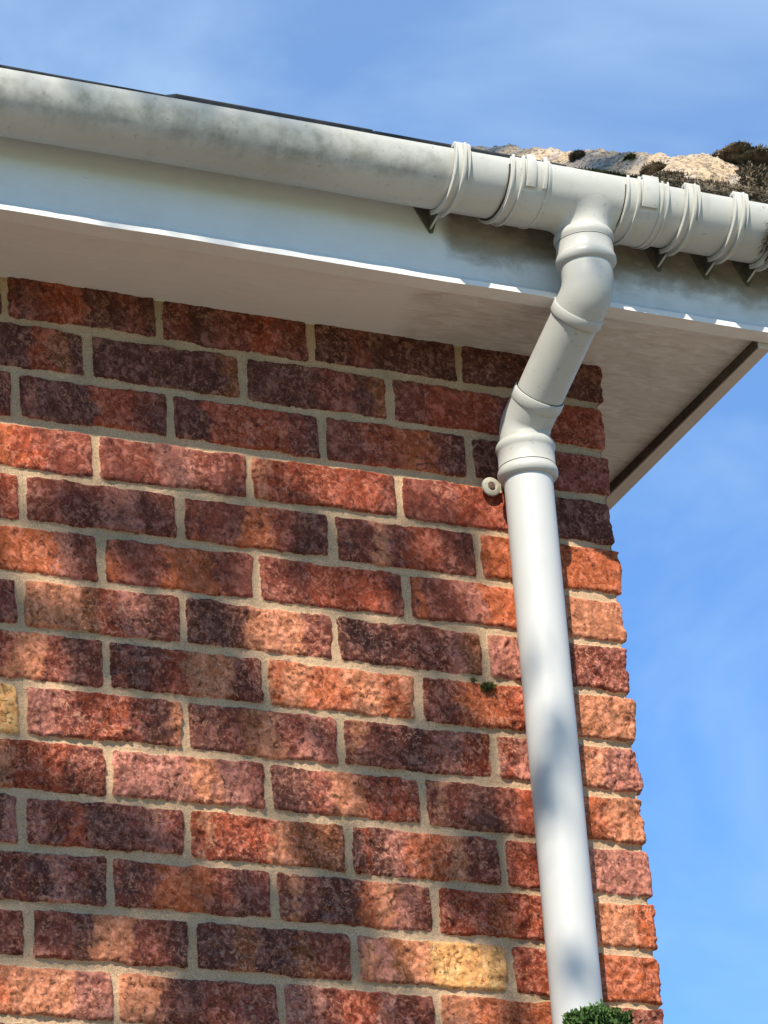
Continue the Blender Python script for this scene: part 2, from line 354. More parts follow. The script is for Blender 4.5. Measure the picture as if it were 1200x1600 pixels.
def build_wall():
    SM = 5.0; rho = 0.004
    s = np.concatenate([np.arange(-2.6, -1.035, .011), np.arange(-1.035, -.012, .002), np.arange(-.012, .012, .001),
                        np.arange(.012, .06, .003), np.arange(.06, SM, .024)])
    z = np.concatenate([np.arange(.034, -1.13, -.002), np.arange(-1.13, GROUND - .02, -.013)])
    ns, nz_ = len(s), len(z)
    SS, ZZ = np.meshgrid(s, z)
    # warp: courses and joints wander a little
    wz = ZZ + (fbm(SS * 5, ZZ * 5, 3, 3) - .5) * .003
    row = np.round(-wz / .075).astype(int)
    lz = wz + row * .075                              # height inside the course
    joint_jit = 0
    x0 = np.zeros_like(SS); x1 = np.zeros_like(SS); idx = np.zeros_like(row)
    tone = np.zeros(SS.shape + (3,)); rough = np.ones_like(SS); off = np.zeros_like(SS); half = np.full_like(SS, .0320)
    keys = 'kprmonbr'; T = {k: np.array(v) for k, v in TONES.items()}
    rr = random.Random(11)
    wob = (fbm(SS * 90, ZZ * 90, 21, 4, .65) - .5) * .040 + (fbm(SS * 16, ZZ * 16, 22, 2) - .5) * .03
    for r in range(row.min(), row.max() + 1):
        J = joints(r, SM); sel = row == r
        if not sel.any(): continue
        wx = SS[sel] + (fbm(SS[sel] * 9, ZZ[sel] * 9, 5 + r, 3) - .5) * .004
        k = np.clip(np.searchsorted(J, wx) - 1, 0, len(J) - 2)
        a, b = J[k], J[k + 1]
        x0[sel] = a; x1[sel] = b
        cidx = int(np.searchsorted(J, 0.0) - 1)       # brick holding the corner
        tt = np.zeros((len(wx), 3)); ro = np.ones(len(wx)); of = np.zeros(len(wx)); hf = np.full(len(wx), .0320)
        for q in range(len(J) - 1):
            m_ = k == q
            if not m_.any(): continue
            d = cidx - q
            if 0 <= r < len(PAT) and 0 <= d < 5:
                st = PAT[r][d]; lo, hi = J[q], (0.0 if d == 0 else J[q + 1])
            else:
                n0 = rr.choice(keys); n1 = rr.choice(keys); n2 = rr.choice(keys); c1 = rr.randint(2, 4); c2 = rr.randint(1, 3)
                st = n0 * c1 + n1 * c2 + n2 * (8 - c1 - c2); lo, hi = J[q], J[q + 1]
            cols = np.array([T[c] for c in st]); n = len(cols)
            u = np.clip((wx[m_] + wob[sel][m_] * (1.0) - lo) / (hi - lo), 0, 1) * n - .5
            i0 = np.clip(np.floor(u).astype(int), 0, n - 1); i1 = np.clip(i0 + 1, 0, n - 1)
            f = sstep(.30, .70, u - np.floor(u))[:, None]
            g = rr.uniform(.86, 1.14)
            mean = cols.mean(0); tt[m_] = ((cols[i0] * (1 - f) + cols[i1] * f) * .90 + mean * .10) * g
            ro[m_] = rr.uniform(.35, .6) if (0 <= r <= 5) else rr.uniform(.75, 1.25)
            of[m_] = rr.uniform(-.0012, .0014); hf[m_] = .0320 + rr.uniform(-.0012, .0012)
        tone[sel] = tt; rough[sel] = ro; off[sel] = of; half[sel] = hf; x0[sel] = a; x1[sel] = b
    # inside-distance to the brick's rounded outline
    wx = SS + (fbm(SS * 9, ZZ * 9, 5, 3) - .5) * .004
    edge = (fbm(SS * 110, ZZ * 110, 31, 3, .6) - .5) * .0036 + (fbm(SS * 24, ZZ * 24, 32, 2) - .5) * .0056
    hx = (x1 - x0) / 2 - .0058; cx = (x0 + x1) / 2
    R = .0045
    qx = np.abs(wx - cx) - (hx - R); qz = np.abs(lz) - (half - R)
    d = R - (np.sqrt(np.maximum(qx, 0) ** 2 + np.maximum(qz, 0) ** 2) + np.minimum(np.maximum(qx, qz), 0)) + edge
    mask = sstep(-.0012, .0014, d)
    # relief: folded, torn drag-wire face
    a1 = fbm(SS * 48, ZZ * 44, 41, 4, .6); wxx = SS + (a1 - .5) * .022; wzz = ZZ + (fbm(SS * 55, ZZ * 55, 42, 3) - .5) * .022
    rid = 1 - np.abs(fbm(wxx * 78, wzz * 56, 43, 3, .55) - .5) * 3.2
    rid2 = 1 - np.abs(fbm(wxx * 200, wzz * 150, 44, 2, .5) - .5) * 3
    rel = (a1 - .5) * .0090 + (rid - .6) * .0036 + (rid2 - .5) * .0016
    hb = off + rel * rough - .0026 * (1 - sstep(0, .0035, d)) + .0012
    hm = -.0040 + (fbm(SS * 130, ZZ * 130, 51, 3, .6) - .5) * .0016 + (fbm(SS * 20, ZZ * 20, 52, 2) - .5) * .0022
    H = hm * (1 - mask) + hb * mask
    # a dab of mortar smeared over two arrises
    # tone: tiny value changes follow the relief (pale scuffs on raised folds, dark in burnt pits)
    fl = sstep(.56, .66, fbm(wxx * 130, wzz * 110, 61, 3, .6))[..., None] * .75
    big = sstep(.55, .70, fbm(SS * 42, ZZ * 42, 62, 3, .55))[..., None] * .55
    dk = sstep(.52, .64, fbm(wxx * 75, wzz * 75, 63, 3, .6))[..., None] * .55
    pale = np.clip(tone * 1.30 + np.array([.13, .070, .060]), 0, .75)
    tone = tone * (1 - big) + (tone * .55 + pale * .45) * big
    tone = tone * (1 - fl) + pale * fl
    tone = tone * (1 - dk) + (tone * .52) * dk
    shade = .84 + .32 * fbm(SS * 240, ZZ * 240, 64, 2)[..., None]
    tone = np.clip(tone * shade, 0, .8)
    fleck = np.clip((rough - .3) / .8, 0, 1) * .6 + .4 * sstep(.42, .62, fbm(SS * 18, ZZ * 18, 66, 3)) + .15
    # base surface wraps round the corner
    a = np.clip((SS + rho) / rho, 0, math.pi / 2); on = SS > -rho; past = SS > -rho + rho * math.pi / 2
    X = np.where(on, -rho + rho * np.sin(a), SS); Y = np.where(on, rho - rho * np.cos(a), 0.0)
    X = np.where(past, 0.0, X); Y = np.where(past, rho + (SS + rho - rho * math.pi / 2), Y)
    NX = np.where(on, np.sin(a), 0.0); NY = np.where(on, -np.cos(a), -1.0)
    near = np.exp(-(SS / .03) ** 2)
    rowj = np.array([random.Random(900 + i).uniform(-.0035, .0035) for i in range(80)])
    X = X + near * rowj[np.clip(row, 0, 79)] * mask
    H = H + near * mask * (fbm(SS * 30 + 9, ZZ * 34, 71, 3, .6) - .5) * .008 - near * (1 - mask) * .0015
    co = np.stack([X + NX * H, Y + NY * H, ZZ], -1).reshape(-1, 3)
    me = bpy.data.meshes.new('wall'); nv = ns * nz_
    me.vertices.add(nv); me.vertices.foreach_set('co', co.astype(np.float32).ravel())
    I = (np.arange(nz_ - 1)[:, None] * ns + np.arange(ns - 1)[None, :]).ravel()
    F = np.stack([I, I + ns, I + ns + 1, I + 1], 1); nf = len(F)
    me.loops.add(nf * 4); me.loops.foreach_set('vertex_index', F.ravel().astype(np.int32))
    me.polygons.add(nf); me.polygons.foreach_set('loop_start', (np.arange(nf) * 4).astype(np.int32))
    me.polygons.foreach_set('use_smooth', np.ones(nf, bool))
    me.update(calc_edges=True)
    ca = me.attributes.new('tone', 'FLOAT_COLOR', 'POINT')
    ca.data.foreach_set('color', np.concatenate([tone, fleck[..., None]], -1).astype(np.float32).ravel())
    fa = me.attributes.new('mask', 'FLOAT', 'POINT'); fa.data.foreach_set('value', mask.astype(np.float32).ravel())
    me.materials.append(M_WALL)
    o = bpy.data.objects.new('wall', me); COL.objects.link(o); o.parent = house; o.location = -Vector(house.location)
    return o
wall = build_wall()

FY = -.173          # front of the fascia
PITCH = math.radians(30.5); TP = math.tan(PITCH)
XL = -2.7; RIDGE_Y = 2.4
# soffit boards (front strip and the strip that turns the corner)
b = MB()
b.box((XL, FY + .018, .0262), (.195, .06, .037))
b.add([(.012, .0605, .0262), (.195, .0605, .0262), (.52, 5.0, .0262), (.012, 5.0, .0262), (.012, .0605, .037), (.195, .0605, .037), (.52, 5.0, .037), (.012, 5.0, .037)],
      [(0, 3, 2, 1), (4, 5, 6, 7), (0, 1, 5, 4), (1, 2, 6, 5), (2, 3, 7, 6), (3, 0, 4, 7)])
b.build('soffit', M_SOF, house, 0)
# fascia: slightly wavy painted board
def fascia():
    b = MB(); xs = np.concatenate([np.arange(XL, .23, .02), [.238]]); n = len(xs)
    vs = []; 
    for x in xs:
        w1 = (fbm(np.array([x * 9.]), np.array([.3]), 5, 3)[0] - .5) * .0022; w2 = (fbm(np.array([x * 5.]), np.array([7.]), 6, 2)[0] - .5) * .002
        w3 = (fbm(np.array([x * 26.]), np.array([3.]), 8, 3)[0] - .5) * .0030
        vs += [(x, FY - .012 + w2, .019 + w1), (x, FY - .012 + w2, .0265 + w1 + w3), (x, FY - .003, .0330 + w3), (x, FY, .040), (x, FY + w2 * .5, .10), (x, FY, .185), (x, FY + .018, .185), (x, FY + .018, .019 + w1)]
    m_ = 8
    fs = [(i * m_ + k, i * m_ + (k + 1) % m_, (i + 1) * m_ + (k + 1) % m_, (i + 1) * m_ + k) for i in range(n - 1) for k in range(m_)]
    fs += [tuple(range(m_)), tuple((n - 1) * m_ + k for k in range(m_ - 1, -1, -1))]
    b.add(vs, fs); return b.build('fascia_board', M_FAS, house, 40)
fascia()
# barge board: runs back along the gable, bottom edge level, top edge under the roof slope
def xo(y): return .2115 + .073 * y
def xi(y): return .190 + .066 * y
b = MB(); ys = [FY + .0195, .4, 1.0, RIDGE_Y, 4.9]
tops = [.176 + (min(y, 2 * RIDGE_Y - y) - FY) * TP for y in ys]
vs = []
for y, tz in zip(ys, tops): vs += [(xi(y), y, .0105), (xo(y), y, .0105), (xo(y), y, tz), (xi(y), y, tz)]
fs = [(i * 4 + k, i * 4 + (k + 1) % 4, i * 4 + 4 + (k + 1) % 4, i * 4 + 4 + k) for i in range(4) for k in range(4)] + [(3, 2, 1, 0), (16, 17, 18, 19)]
b.add(vs, fs); b.build('barge_board', M_BARGE, house, 0, .001)

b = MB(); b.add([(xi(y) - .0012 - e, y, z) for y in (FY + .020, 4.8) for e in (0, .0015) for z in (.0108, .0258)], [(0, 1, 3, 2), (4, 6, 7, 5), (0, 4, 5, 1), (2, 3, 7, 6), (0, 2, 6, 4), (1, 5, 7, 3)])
b.build('barge_shade_strip', M_BARGE_SHADE, house, 0)  # added dark strip standing in for the shade on the board's inner face
# roof: overlapping courses of flat interlocking tiles
EY = -.235; EZ = .2025
def roof():
    b = MB(); ct, st = math.cos(PITCH), math.sin(PITCH)
    rr = random.Random(5)
    edges = [-2.55, -2.25, -1.95, -1.65, -1.35, -1.05, -.75, -.455, -.155, .145, .262]
    lift = {5: .0028, 6: .0058, 7: .0046, 8: .0012, 9: .0}
    gauge = .30; nC = int((RIDGE_Y - EY) / ct / gauge)
    for side in (0, 1):
        for c in range(nC + 1):
            for i in range(len(edges) - 1):
                x0, x1 = edges[i] + .0012, edges[i + 1] - .0012
                lf = lift.get(i, .003) if c == 0 else rr.uniform(-.001, .002)
                t0 = c * gauge; t1 = min(t0 + gauge + .05, (RIDGE_Y - EY) / ct)
                P = []
                for t, hh in ((t0, 0), (t1, -.018)):
                    for th in (0, -.016):
                        for x in (x0, x1):
                            n = (hh + th + lf) + (rr.uniform(-.0012, .0012) if t == t0 else 0); y = EY + t * ct - n * st; z = EZ + t * st + n * ct
                            if side: y = 2 * RIDGE_Y - y
                            P.append((x, y, z))
                b.add(P, [(0, 1, 5, 4), (2, 6, 7, 3), (0, 2, 3, 1), (4, 5, 7, 6), (0, 4, 6, 2), (1, 3, 7, 5)])
    return b.build('roof', M_TILE, house, 0, .0018)
roofo = roof()

# verge: a thick weathered mortar bed along the right-hand edge of the roof
def mound_h(x, t):
    xl = -.045 + .14 * sstep(0.02, .35, t) + (fbm(t * 9, x * 0 + 1, 81, 3) - .5) * .05
    e = sstep(0, 1, (x - xl) / np.maximum(.11, .16 - xl * .2)) * (1 - .35 * sstep(.20, .262, x)) 
    top = .080 + .018 * sstep(.10, .40, t) - .008 * t + (fbm(t * 7, x * 7, 82, 3) - .5) * .006
    fr = sstep(-.01, .07, t) ** .6
    n = (fbm(x * 30, t * 30, 83, 4, .6) - .5) * .014 + (fbm(x * 110, t * 110, 84, 4, .7) - .5) * .013
    return e * top * (.42 + .58 * fr) + n * sstep(0, .3, e) - .012
def roof_point(x, t, h):
    return (x, EY + t * math.cos(PITCH) - h * math.sin(PITCH) * .6, EZ + t * math.sin(PITCH) + h)
def mound():
    xs = np.arange(-.06, .2641, .004); ts = np.concatenate([np.arange(.004, 1.4, .005), np.arange(1.4, 2.9, .03)])
    XX, TT = np.meshgrid(xs, ts); H = mound_h(XX, TT)
    P = np.stack(roof_point(XX, TT, H)[0:3], -1) if False else np.stack([XX, EY + TT * math.cos(PITCH), EZ + TT * math.sin(PITCH) + H], -1)
    nx, nt_ = len(xs), len(ts); b = MB(); vs = P.reshape(-1, 3).tolist()
    fs = [(i * nx + k, i * nx + k + 1, (i + 1) * nx + k + 1, (i + 1) * nx + k) for i in range(nt_ - 1) for k in range(nx - 1)]
    base = len(vs)
    jag = (fbm(xs * 40, xs * 0, 87, 3) - .5) * .02
    for k in range(nx): vs.append((xs[k], EY + .012, min(EZ - .018 + jag[k] * .3, vs[k][2] - .001)))     # front skirt
    fs += [(k, base + k, base + k + 1, k + 1) for k in range(nx - 1)]
    b2 = len(vs)
    for i in range(nt_): p = vs[i * nx + nx - 1]; vs.append((p[0], p[1], EZ + ts[i] * math.sin(PITCH) - .03))  # outer skirt
    fs += [(i * nx + nx - 1, (i + 1) * nx + nx - 1, b2 + i + 1, b2 + i) for i in range(nt_ - 1)]
    b.add(vs, fs)
    o = b.build('verge_mortar', M_RIDGE, roofo, 60); o.location = (0, 0, 0); return o
mound()

# ------------------------------------------------------------------ the gutter
GY, GZ, GR = -.2325, .1645, .056
gutter = empty('rain_gutter', (-.14, GY, GZ - GR), 'off-white half-round plastic gutter along the fascia with its outlet fitting', 'gutter')
def arc(b, x0, x1, ri, ro_, a0=0, a1=180, n=44, rim=False):
    """closed half-ring solid; angle 0 is the front rim, 90 the bottom, 180 the back"""
    vs = []; 
    for i in range(n + 1):
        a = math.radians(a0 + (a1 - a0) * i / n); c, s_ = math.cos(a), math.sin(a)
        for x in (x0, x1):
            for r in (ri, ro_): vs.append((x, GY - r * c, GZ - r * s_))
    fs = []
    for i in range(n):
        p = i * 4; q = p + 4
        fs += [(p + 1, q + 1, q + 3, p + 3), (p, p + 2, q + 2, q), (p, q, q + 1, p + 1), (p + 2, p + 3, q + 3, q + 2)]
    fs += [(0, 1, 3, 2), (n * 4, n * 4 + 2, n * 4 + 3, n * 4 + 1)]
    b.add(vs, fs); return b
def channel(x0, x1, lab=None):
    b = MB(); xs = np.linspace(x0, x1, max(2, int((x1 - x0) / .04)))
    vs = []; n = 48
    prof = [(GR - .0025, 180 - i * 180 / n) for i in range(n + 1)] + [(GR - .0022, -2.2), (GR - .0012, -2.8), (GR - .0004, -2.0)] + \
           [(GR, 3 + i * 177 / n) for i in range(n + 1)]
    for x in xs:
        sag = (fbm(np.array([x * 2.3]), np.array([.5]), 91, 2)[0] - .5) * .0028
        for r, a in prof: a = math.radians(a); vs.append((x, GY - r * math.cos(a), GZ - r * math.sin(a) + sag))
    m_ = len(prof)
    fs = [(i * m_ + k, i * m_ + (k + 1) % m_, (i + 1) * m_ + (k + 1) % m_, (i + 1) * m_ + k) for i in range(len(xs) - 1) for k in range(m_)]
    fs += [tuple(range(m_)), tuple((len(xs) - 1) * m_ + k for k in range(m_ - 1, -1, -1))]
    b.add(vs, fs); o = b.build('channel', M_GUT, gutter, 40)
    if lab: o['label'] = lab
    return o
channel(XL, -.262, 'long left-hand gutter channel with greenish algae film and painted shade belt'); channel(-.060, .272, 'short right-hand gutter channel')
# stop end
b = MB(); arc(b, .2725, .276, .001, .0585); arc(b, .262, .2722, .0566, .0592); b.build('stop_end', M_FIT, gutter, 35)
# running outlet: body, a socket with ribs each side, and the spout
ob = MB()
def outlet_skin():
    """half-round body that flows into a round spout: smooth union found along rays from the gutter axis"""
    xs = np.linspace(-.2132, -.0958, 150); ph = np.radians(np.concatenate([np.linspace(-3, 30, 16)[:-1], np.linspace(30, 150, 170), np.linspace(150, 180, 12)[1:]]))
    XX, PH = np.meshgrid(xs, ph, indexing='ij'); best = np.full(XX.shape, .0585); done = np.zeros(XX.shape, bool)
    for r in np.arange(.0800, .0560, -.0001):
        y = -r * np.cos(PH); z = -r * np.sin(PH); d1 = r - .0583
        d2 = np.maximum(np.sqrt((XX + .139) ** 2 + y ** 2) - .0368, z); k = .016
        h = np.clip(.5 + .5 * (d2 - d1) / k, 0, 1); d = d2 * (1 - h) + d1 * h - k * h * (1 - h)
        hit = (d < 0) & ~done; best[hit] = r; done |= hit
    P = np.stack([XX, GY - best * np.cos(PH), GZ - best * np.sin(PH)], -1).reshape(-1, 3).tolist(); n = len(ph)
    Q = np.stack([XX, GY - .0545 * np.cos(PH), GZ - .0545 * np.sin(PH)], -1).reshape(-1, 3).tolist()
    fs = [(i * n + k, i * n + k + 1, (i + 1) * n + k + 1, (i + 1) * n + k) for i in range(len(xs) - 1) for k in range(n - 1)]
    o = len(P); fs += [tuple(q + o for q in f[::-1]) for f in fs]
    fs += [(i * n, (i + 1) * n, o + (i + 1) * n, o + i * n) for i in range(len(xs) - 1)]
    ob.add(P + Q, fs)
outlet_skin()
outlet = ob.build('running_outlet', M_FIT, gutter, 80)
def socket(x0, x1, ribs):
    b = MB(); arc(b, x0, x1, .0568, .0602, -3, 180)
    for xa, xb, r in ribs: arc(b, xa, xb, .0600, r, -5, 178)
    o = b.build('socket', M_FIT, gutter, 35, .0006)
    # front clip tongue with a slot, and a rubber seal line
    g = MB(); arc(g, x0 - .0016, x0 - .0001, .0562, .0590, 8, 172); sub(g.build('seal', M_SHADOWGAP, outlet, 0), o); 
    return o
socket(-.2765, -.2134, [(-.2750, -.2715, .0632), (-.2600, -.2560, .0638), (-.2190, -.2160, .0615)])
socket(-.0956, -.0270, [(-.0950, -.0915, .0625), (-.0780, -.0740, .0635), (-.0400, -.0370, .0620), (-.0310, -.0280, .0618)])
def clip(x0, x1):
    b = MB(); arc(b, x0, x1, .0602, .0632, -7, 34); arc(b, x0, x1, .050, .0632, -9, -7, 3)
    b.build('retaining_clip', M_FIT, gutter, 35, .0006)
clip(-.2520, -.2380); clip(-.2260, -.2205); clip(-.0700, -.0450)

def bracket(xc, lab=None):
    xa, xb = xc - .0115, xc + .0115
    th = math.radians(152)            # where the arm leaves the gutter
    b = MB()
    # strap round the front and the belly
    arc(b, xa, xb, .0572, .0600, -6, 118)
    # hook over the rim
    arc(b, xa, xb, .0500, .0600, -11, -6, 3)
    # two edge ribs, the left one finer
    arc(b, xa, xa + .0022, .0598, .0636, -8, 116); arc(b, xc + .0005, xc + .0040, .0598, .0655, -8, 118)
    arc(b, xb - .0018, xb, .0598, .0625, -8, 40)
    # arm: a thin web from the belly to a toe on the fascia, edged by a narrow rib
    a = math.radians(118); p0 = (GY - .0600 * math.cos(a), GZ - .0600 * math.sin(a))
    toe = (FY - .0005, .1020)
    dx, dz = toe[0] - p0[0], toe[1] - p0[1]; L_ = math.hypot(dx, dz); nx, nz2 = -dz / L_ * .0022, dx / L_ * .0022
    a2 = math.radians(100); p1 = (GY - .0630 * math.cos(a2), GZ - .0630 * math.sin(a2))
    b.prism_x([p1, (p0[0], p0[1] - .001), toe, (toe[0], toe[1] + .004), (p0[0] + nx, p0[1] + nz2), (p1[0], p1[1] + .003)], xc + .0008, xc + .0040)
    web = [p0, (toe[0], toe[1] + .001), (toe[0], GZ + .004)]
    for i in range(9):
        aa = math.radians(178 - i * 60 / 8); web.append((GY - .0572 * math.cos(aa), GZ - .0572 * math.sin(aa)))
    gw = MB(); gw.prism_x(web, xc + .0005, xc + .0035)
    o = b.build('fascia_bracket', M_FIT, gutter, 35, .0005)
    sub(gw.build('web', M_GRIME_SHADE, outlet, 0), o)
    if lab: o['label'] = lab
    p = MB(); w_ = .019
    vs = [(xc - .024, GZ + .006), (xc + w_, GZ + .006), (xc + w_, .135), (xc + .006, .097), (xc + .001, .097), (xc - .024, .140)]
    p.add([(x, FY - .0028, z) for x, z in vs] + [(x, FY - .0004, z) for x, z in vs], [tuple(range(6)), tuple(range(11, 5, -1))] + [(i, i + 6, (i + 1) % 6 + 6, (i + 1) % 6) for i in range(6)])
    q = p.build('back_plate', M_GRIME_SHADE, outlet, 0, .0005); sub(q, o)
for xc in (-.3505, .0105, .0890, .1580): bracket(xc)
for k in range(3): bracket(-1.25 - .8 * k * .8)

# ------------------------------------------------------------------ the downpipe
OX = -.139; PX, PY = -.1630, -.056
dp = empty('downpipe', (PX, PY, GROUND + .05), 'white round downpipe with swan-neck offset running down the brick corner', 'downpipe')
def fillet(pts, rad, n=14):
    out_ = [Vector(pts[0])]
    for i in range(1, len(pts) - 1):
        p, a, c = Vector(pts[i]), Vector(pts[i - 1]), Vector(pts[i + 1])
        u, v = (a - p).normalized(), (c - p).normalized(); ang = u.angle(v); t = rad / math.tan(ang / 2)
        cen = p + (u + v).normalized() * (rad / math.sin(ang / 2)); s0 = p + u * t - cen; s1 = p + v * t - cen
        for k in range(n + 1): 
            q = s0.slerp(s1, k / n); out_.append(cen + q.normalized() * rad)
    out_.append(Vector(pts[-1])); return out_
B = Vector((OX, GY, .012)); C = Vector((PX, PY, -.122)); D = (C - B).normalized()
LEN = (C - B).length
def lip(origin, axis, r, ln=.016, name='ring', m=M_OFF, parent=None, low=False):
    b = MB().lathe(origin, axis, [(0, r - .003), (0.0003, r), (.002, r + .0010), (ln - .002, r + .0010), (ln, r), (ln + .0003, r - .003)])
    o = b.build(name, m, parent, 50)
    e = 0 if low else ln
    g = MB().lathe(Vector(origin) + Vector(axis) * (e - .0006), axis, [(0, r - .0024), (.0001, r - .0010), (.0011, r - .0010), (.0012, r - .0024)], 64)
    sub(g.build('seam', M_SHADOWGAP, outlet, 0), o); return o
# upper collar
def collar(x, y, z0, z1, name='socket_collar', top=False):
    h = z0 - z1; rb, r0 = .0424, .0400
    prof = [(0, .0345), (.0006, .0395), (.0025, .0408), (.005, rb - .0006), (.0085, rb), (.012, rb - .0008), (.0145, r0 + .0006), (.016, r0)]
    prof += [(h - .018, r0), (h - .0165, r0 + .001), (h - .014, rb - .0004), (h - .010, rb + .0004), (h - .006, rb + .0002), (h - .003, r0 + .0005), (h - .001, .039), (h, .0345)]
    b = MB().lathe((x, y, z0), (0, 0, -1), prof, 64); o = b.build(name, M_OFF, dp, 60)
    g = MB().lathe((x, y, z0 - .0160 if top else z1 + .0192), (0, 0, -1), [(0, .0398), (.0001, .0403), (.0009, .0403), (.001, .0398)], 64)
    sub(g.build('seam', M_SHADOWGAP, outlet, 0), o); return o
collar(OX, GY, .0995, .0465, top=True)
path = fillet([(OX, GY, .056), tuple(B), tuple(B + D * .046)], .0375)
MB().sweep(path, .0362, 64).build('upper_bend', M_OFF, dp, 50)
lip(B + D * .0305, D, .0368, .0160, parent=dp)
MB().sweep([B + D * .030, B + D * (LEN - .036)], .0342, 64).build('offset_pipe', M_OFF, dp, 50)
lip(B + D * (LEN - .0570), D, .0366, .0175, parent=dp, low=True)
path = fillet([tuple(B + D * (LEN - .050)), tuple(C), (PX, PY, -.158)], .0375)
MB().sweep(path, .0360, 64).build('lower_bend', M_OFF, dp, 50)
collar(PX, PY, -.146, -.2035)
zs_ = np.linspace(-.192, GROUND + .02, 40)
MB().sweep([(PX, PY, z) for z in zs_], .0345, 72).build('straight_pipe', M_PIPE, dp, 50)
# clip that holds the pipe to the wall, one lug showing with its screw
b = MB().lathe((PX, PY, -.189), (0, 0, -1), [(0, .036), (0, .0385), (.0125, .0385), (.0125, .036)], 48)
lx, lz = -.1975, -.1965
b.box((lx + .006, -.0115, lz - .008), (PX - .02, -.0070, lz + .008))
b.lathe((lx, -.008, lz), (0, -1, 0), [(0, 0.0001), (0, .0142), (.003, .0142), (.004, .0132), (.0046, .0068), (.0034, .0056), (.0034, .0001)], 32)
b.lathe((PX * 2 - lx, -.008, lz), (0, -1, 0), [(0, 0.0001), (0, .0142), (.003, .0142), (.004, .0132), (.0046, .0068), (.0034, .0056), (.0034, .0001)], 32)
clipo = b.build('pipe_clip', M_LUG, dp, 40)
for q in (lx, PX * 2 - lx):
    s_ = MB().lathe((q, -.0112, lz), (0, -1, 0), [(0, .0001), (0, .0052), (.0022, .0046), (.0026, .0012), (.0016, .0001)], 20)
    sub(s_.build('screw', M_SCREW, outlet, 40), clipo)
for z in (-1.75, -3.0):
    b = MB().lathe((PX, PY, z), (0, 0, -1), [(0, .0345), (0, .0385), (.03, .0385), (.03, .0345)], 48); b.box((PX - .05, -.030, z - .025), (PX + .05, -.004, z - .005))
    b.build('pipe_clip', M_PIPE, dp, 40, .001)

# ------------------------------------------------------------------ moss
def moss(name, cen, rad, n, ln, m, label, cat='moss', group=None, sub_lumps=5, seed=1, droop=0.0, strands=False):
    r = random.Random(seed); b = MB(); cx, cy, cz = cen
    lumps = [((0, 0, 0), 1.0)] + [((r.uniform(-.7, .7) * rad[0], r.uniform(-.5, .5) * rad[1], r.uniform(-.3, .45) * rad[2]), r.uniform(.35, .7)) for _ in range(sub_lumps)]
    for (ox, oy, oz), sc in lumps:
        base = len(b.v); nu, nv = 14, 9
        for j in range(nv + 1):
            th = math.pi * j / nv
            for i in range(nu):
                ph = 2 * math.pi * i / nu; k = sc * .80 * (1 + r.uniform(-.16, .16))
                b.v.append((cx + ox + rad[0] * k * math.sin(th) * math.cos(ph), cy + oy + rad[1] * k * math.sin(th) * math.sin(ph), cz + oz + rad[2] * k * math.cos(th)))
        for j in range(nv):
            for i in range(nu):
                i2 = (i + 1) % nu; b.f.append((base + j * nu + i, base + j * nu + i2, base + (j + 1) * nu + i2, base + (j + 1) * nu + i))
        for _ in range(int(n * sc * sc / sum(q[1] ** 2 for q in lumps))):
            th = math.acos(r.uniform(-1, 1)); ph = r.uniform(0, 2 * math.pi)
            d = Vector((math.sin(th) * math.cos(ph), math.sin(th) * math.sin(ph), math.cos(th)))
            p = Vector((cx + ox + rad[0] * sc * .8 * d.x, cy + oy + rad[1] * sc * .8 * d.y, cz + oz + rad[2] * sc * .8 * d.z))
            e = (d + Vector((r.gauss(0, .6), r.gauss(0, .6), r.gauss(0, .6) - droop))).normalized(); l = ln * r.uniform(.5, 1.5)
            sd = e.cross(Vector((r.gauss(0, 1), r.gauss(0, 1), r.gauss(0, 1)))).normalized() * l * (.05 if strands else .13)
            mid = p + e * l * .55 + Vector((0, 0, -droop * l * .2)); tip = p + e * l + Vector((0, 0, -droop * l * .5))
            q = len(b.v); b.v.extend([tuple(p - sd), tuple(p + sd), tuple(mid + sd * .8), tuple(mid - sd * .8), tuple(tip)])
            b.f.extend([(q, q + 1, q + 2, q + 3), (q + 3, q + 2, q + 4)])
    me = bpy.data.meshes.new(name); me.from_pydata(b.v, [], b.f); me.update(); me.materials.append(m)
    o = bpy.data.objects.new(name, me); COL.objects.link(o); return tag(o, label, cat, group)
def on_mound(x, t, lift=0.0):
    h = float(mound_h(np.array([x]), np.array([t]))[0]); return (x, EY + t * math.cos(PITCH), EZ + t * math.sin(PITCH) + h + lift)
G = 'moss clumps on the roof verge'
moss('moss_clump', (.160, .020, .372), (.050, .060, .016), 7000, .005, M_DMOSS, 'dark brown moss cushion left of the bare cream mortar patch on the verge', group=G, sub_lumps=10, seed=2)
moss('moss_clump', (.165, -.150, .294), (.060, .095, .014), 9000, .005, M_DMOSS, 'largest dark brown moss cushion at the right end of the roof verge', group=G, sub_lumps=14, seed=3)
moss('moss_clump', (.175, .290, .570), (.012, .022, .0035), 700, .0035, M_DMOSS, 'small dark moss tuft on the verge above the outlet spout, leftmost of the tufts', group=G, sub_lumps=3, seed=4)
moss('moss_clump', (.175, .133, .481), (.010, .016, .003), 400, .0032, M_GMOSS, 'tiny greenish moss tuft on the crest of the verge', group=G, sub_lumps=3, seed=5)
moss('moss_clump', (.085, EY - .006, .203), (.095, .014, .015), 9000, .005, M_DMOSS, 'long low moss strip lying behind the gutter rim above the two right brackets', group=G, sub_lumps=26, seed=6)
moss('moss_clump', (-.06, EY + .002, .203), (.080, .008, .0040), 2600, .005, M_GMOSS, 'thin green moss line along the tile edge above the outlet socket', group=G, sub_lumps=14, seed=7)
moss('moss_clump', (.175, EY + .015, .235), (.038, .020, .038), 7000, .009, M_DMOSS, 'shaggy moss clump spilling off the verge end behind the last bracket', group=G, sub_lumps=12, seed=8)
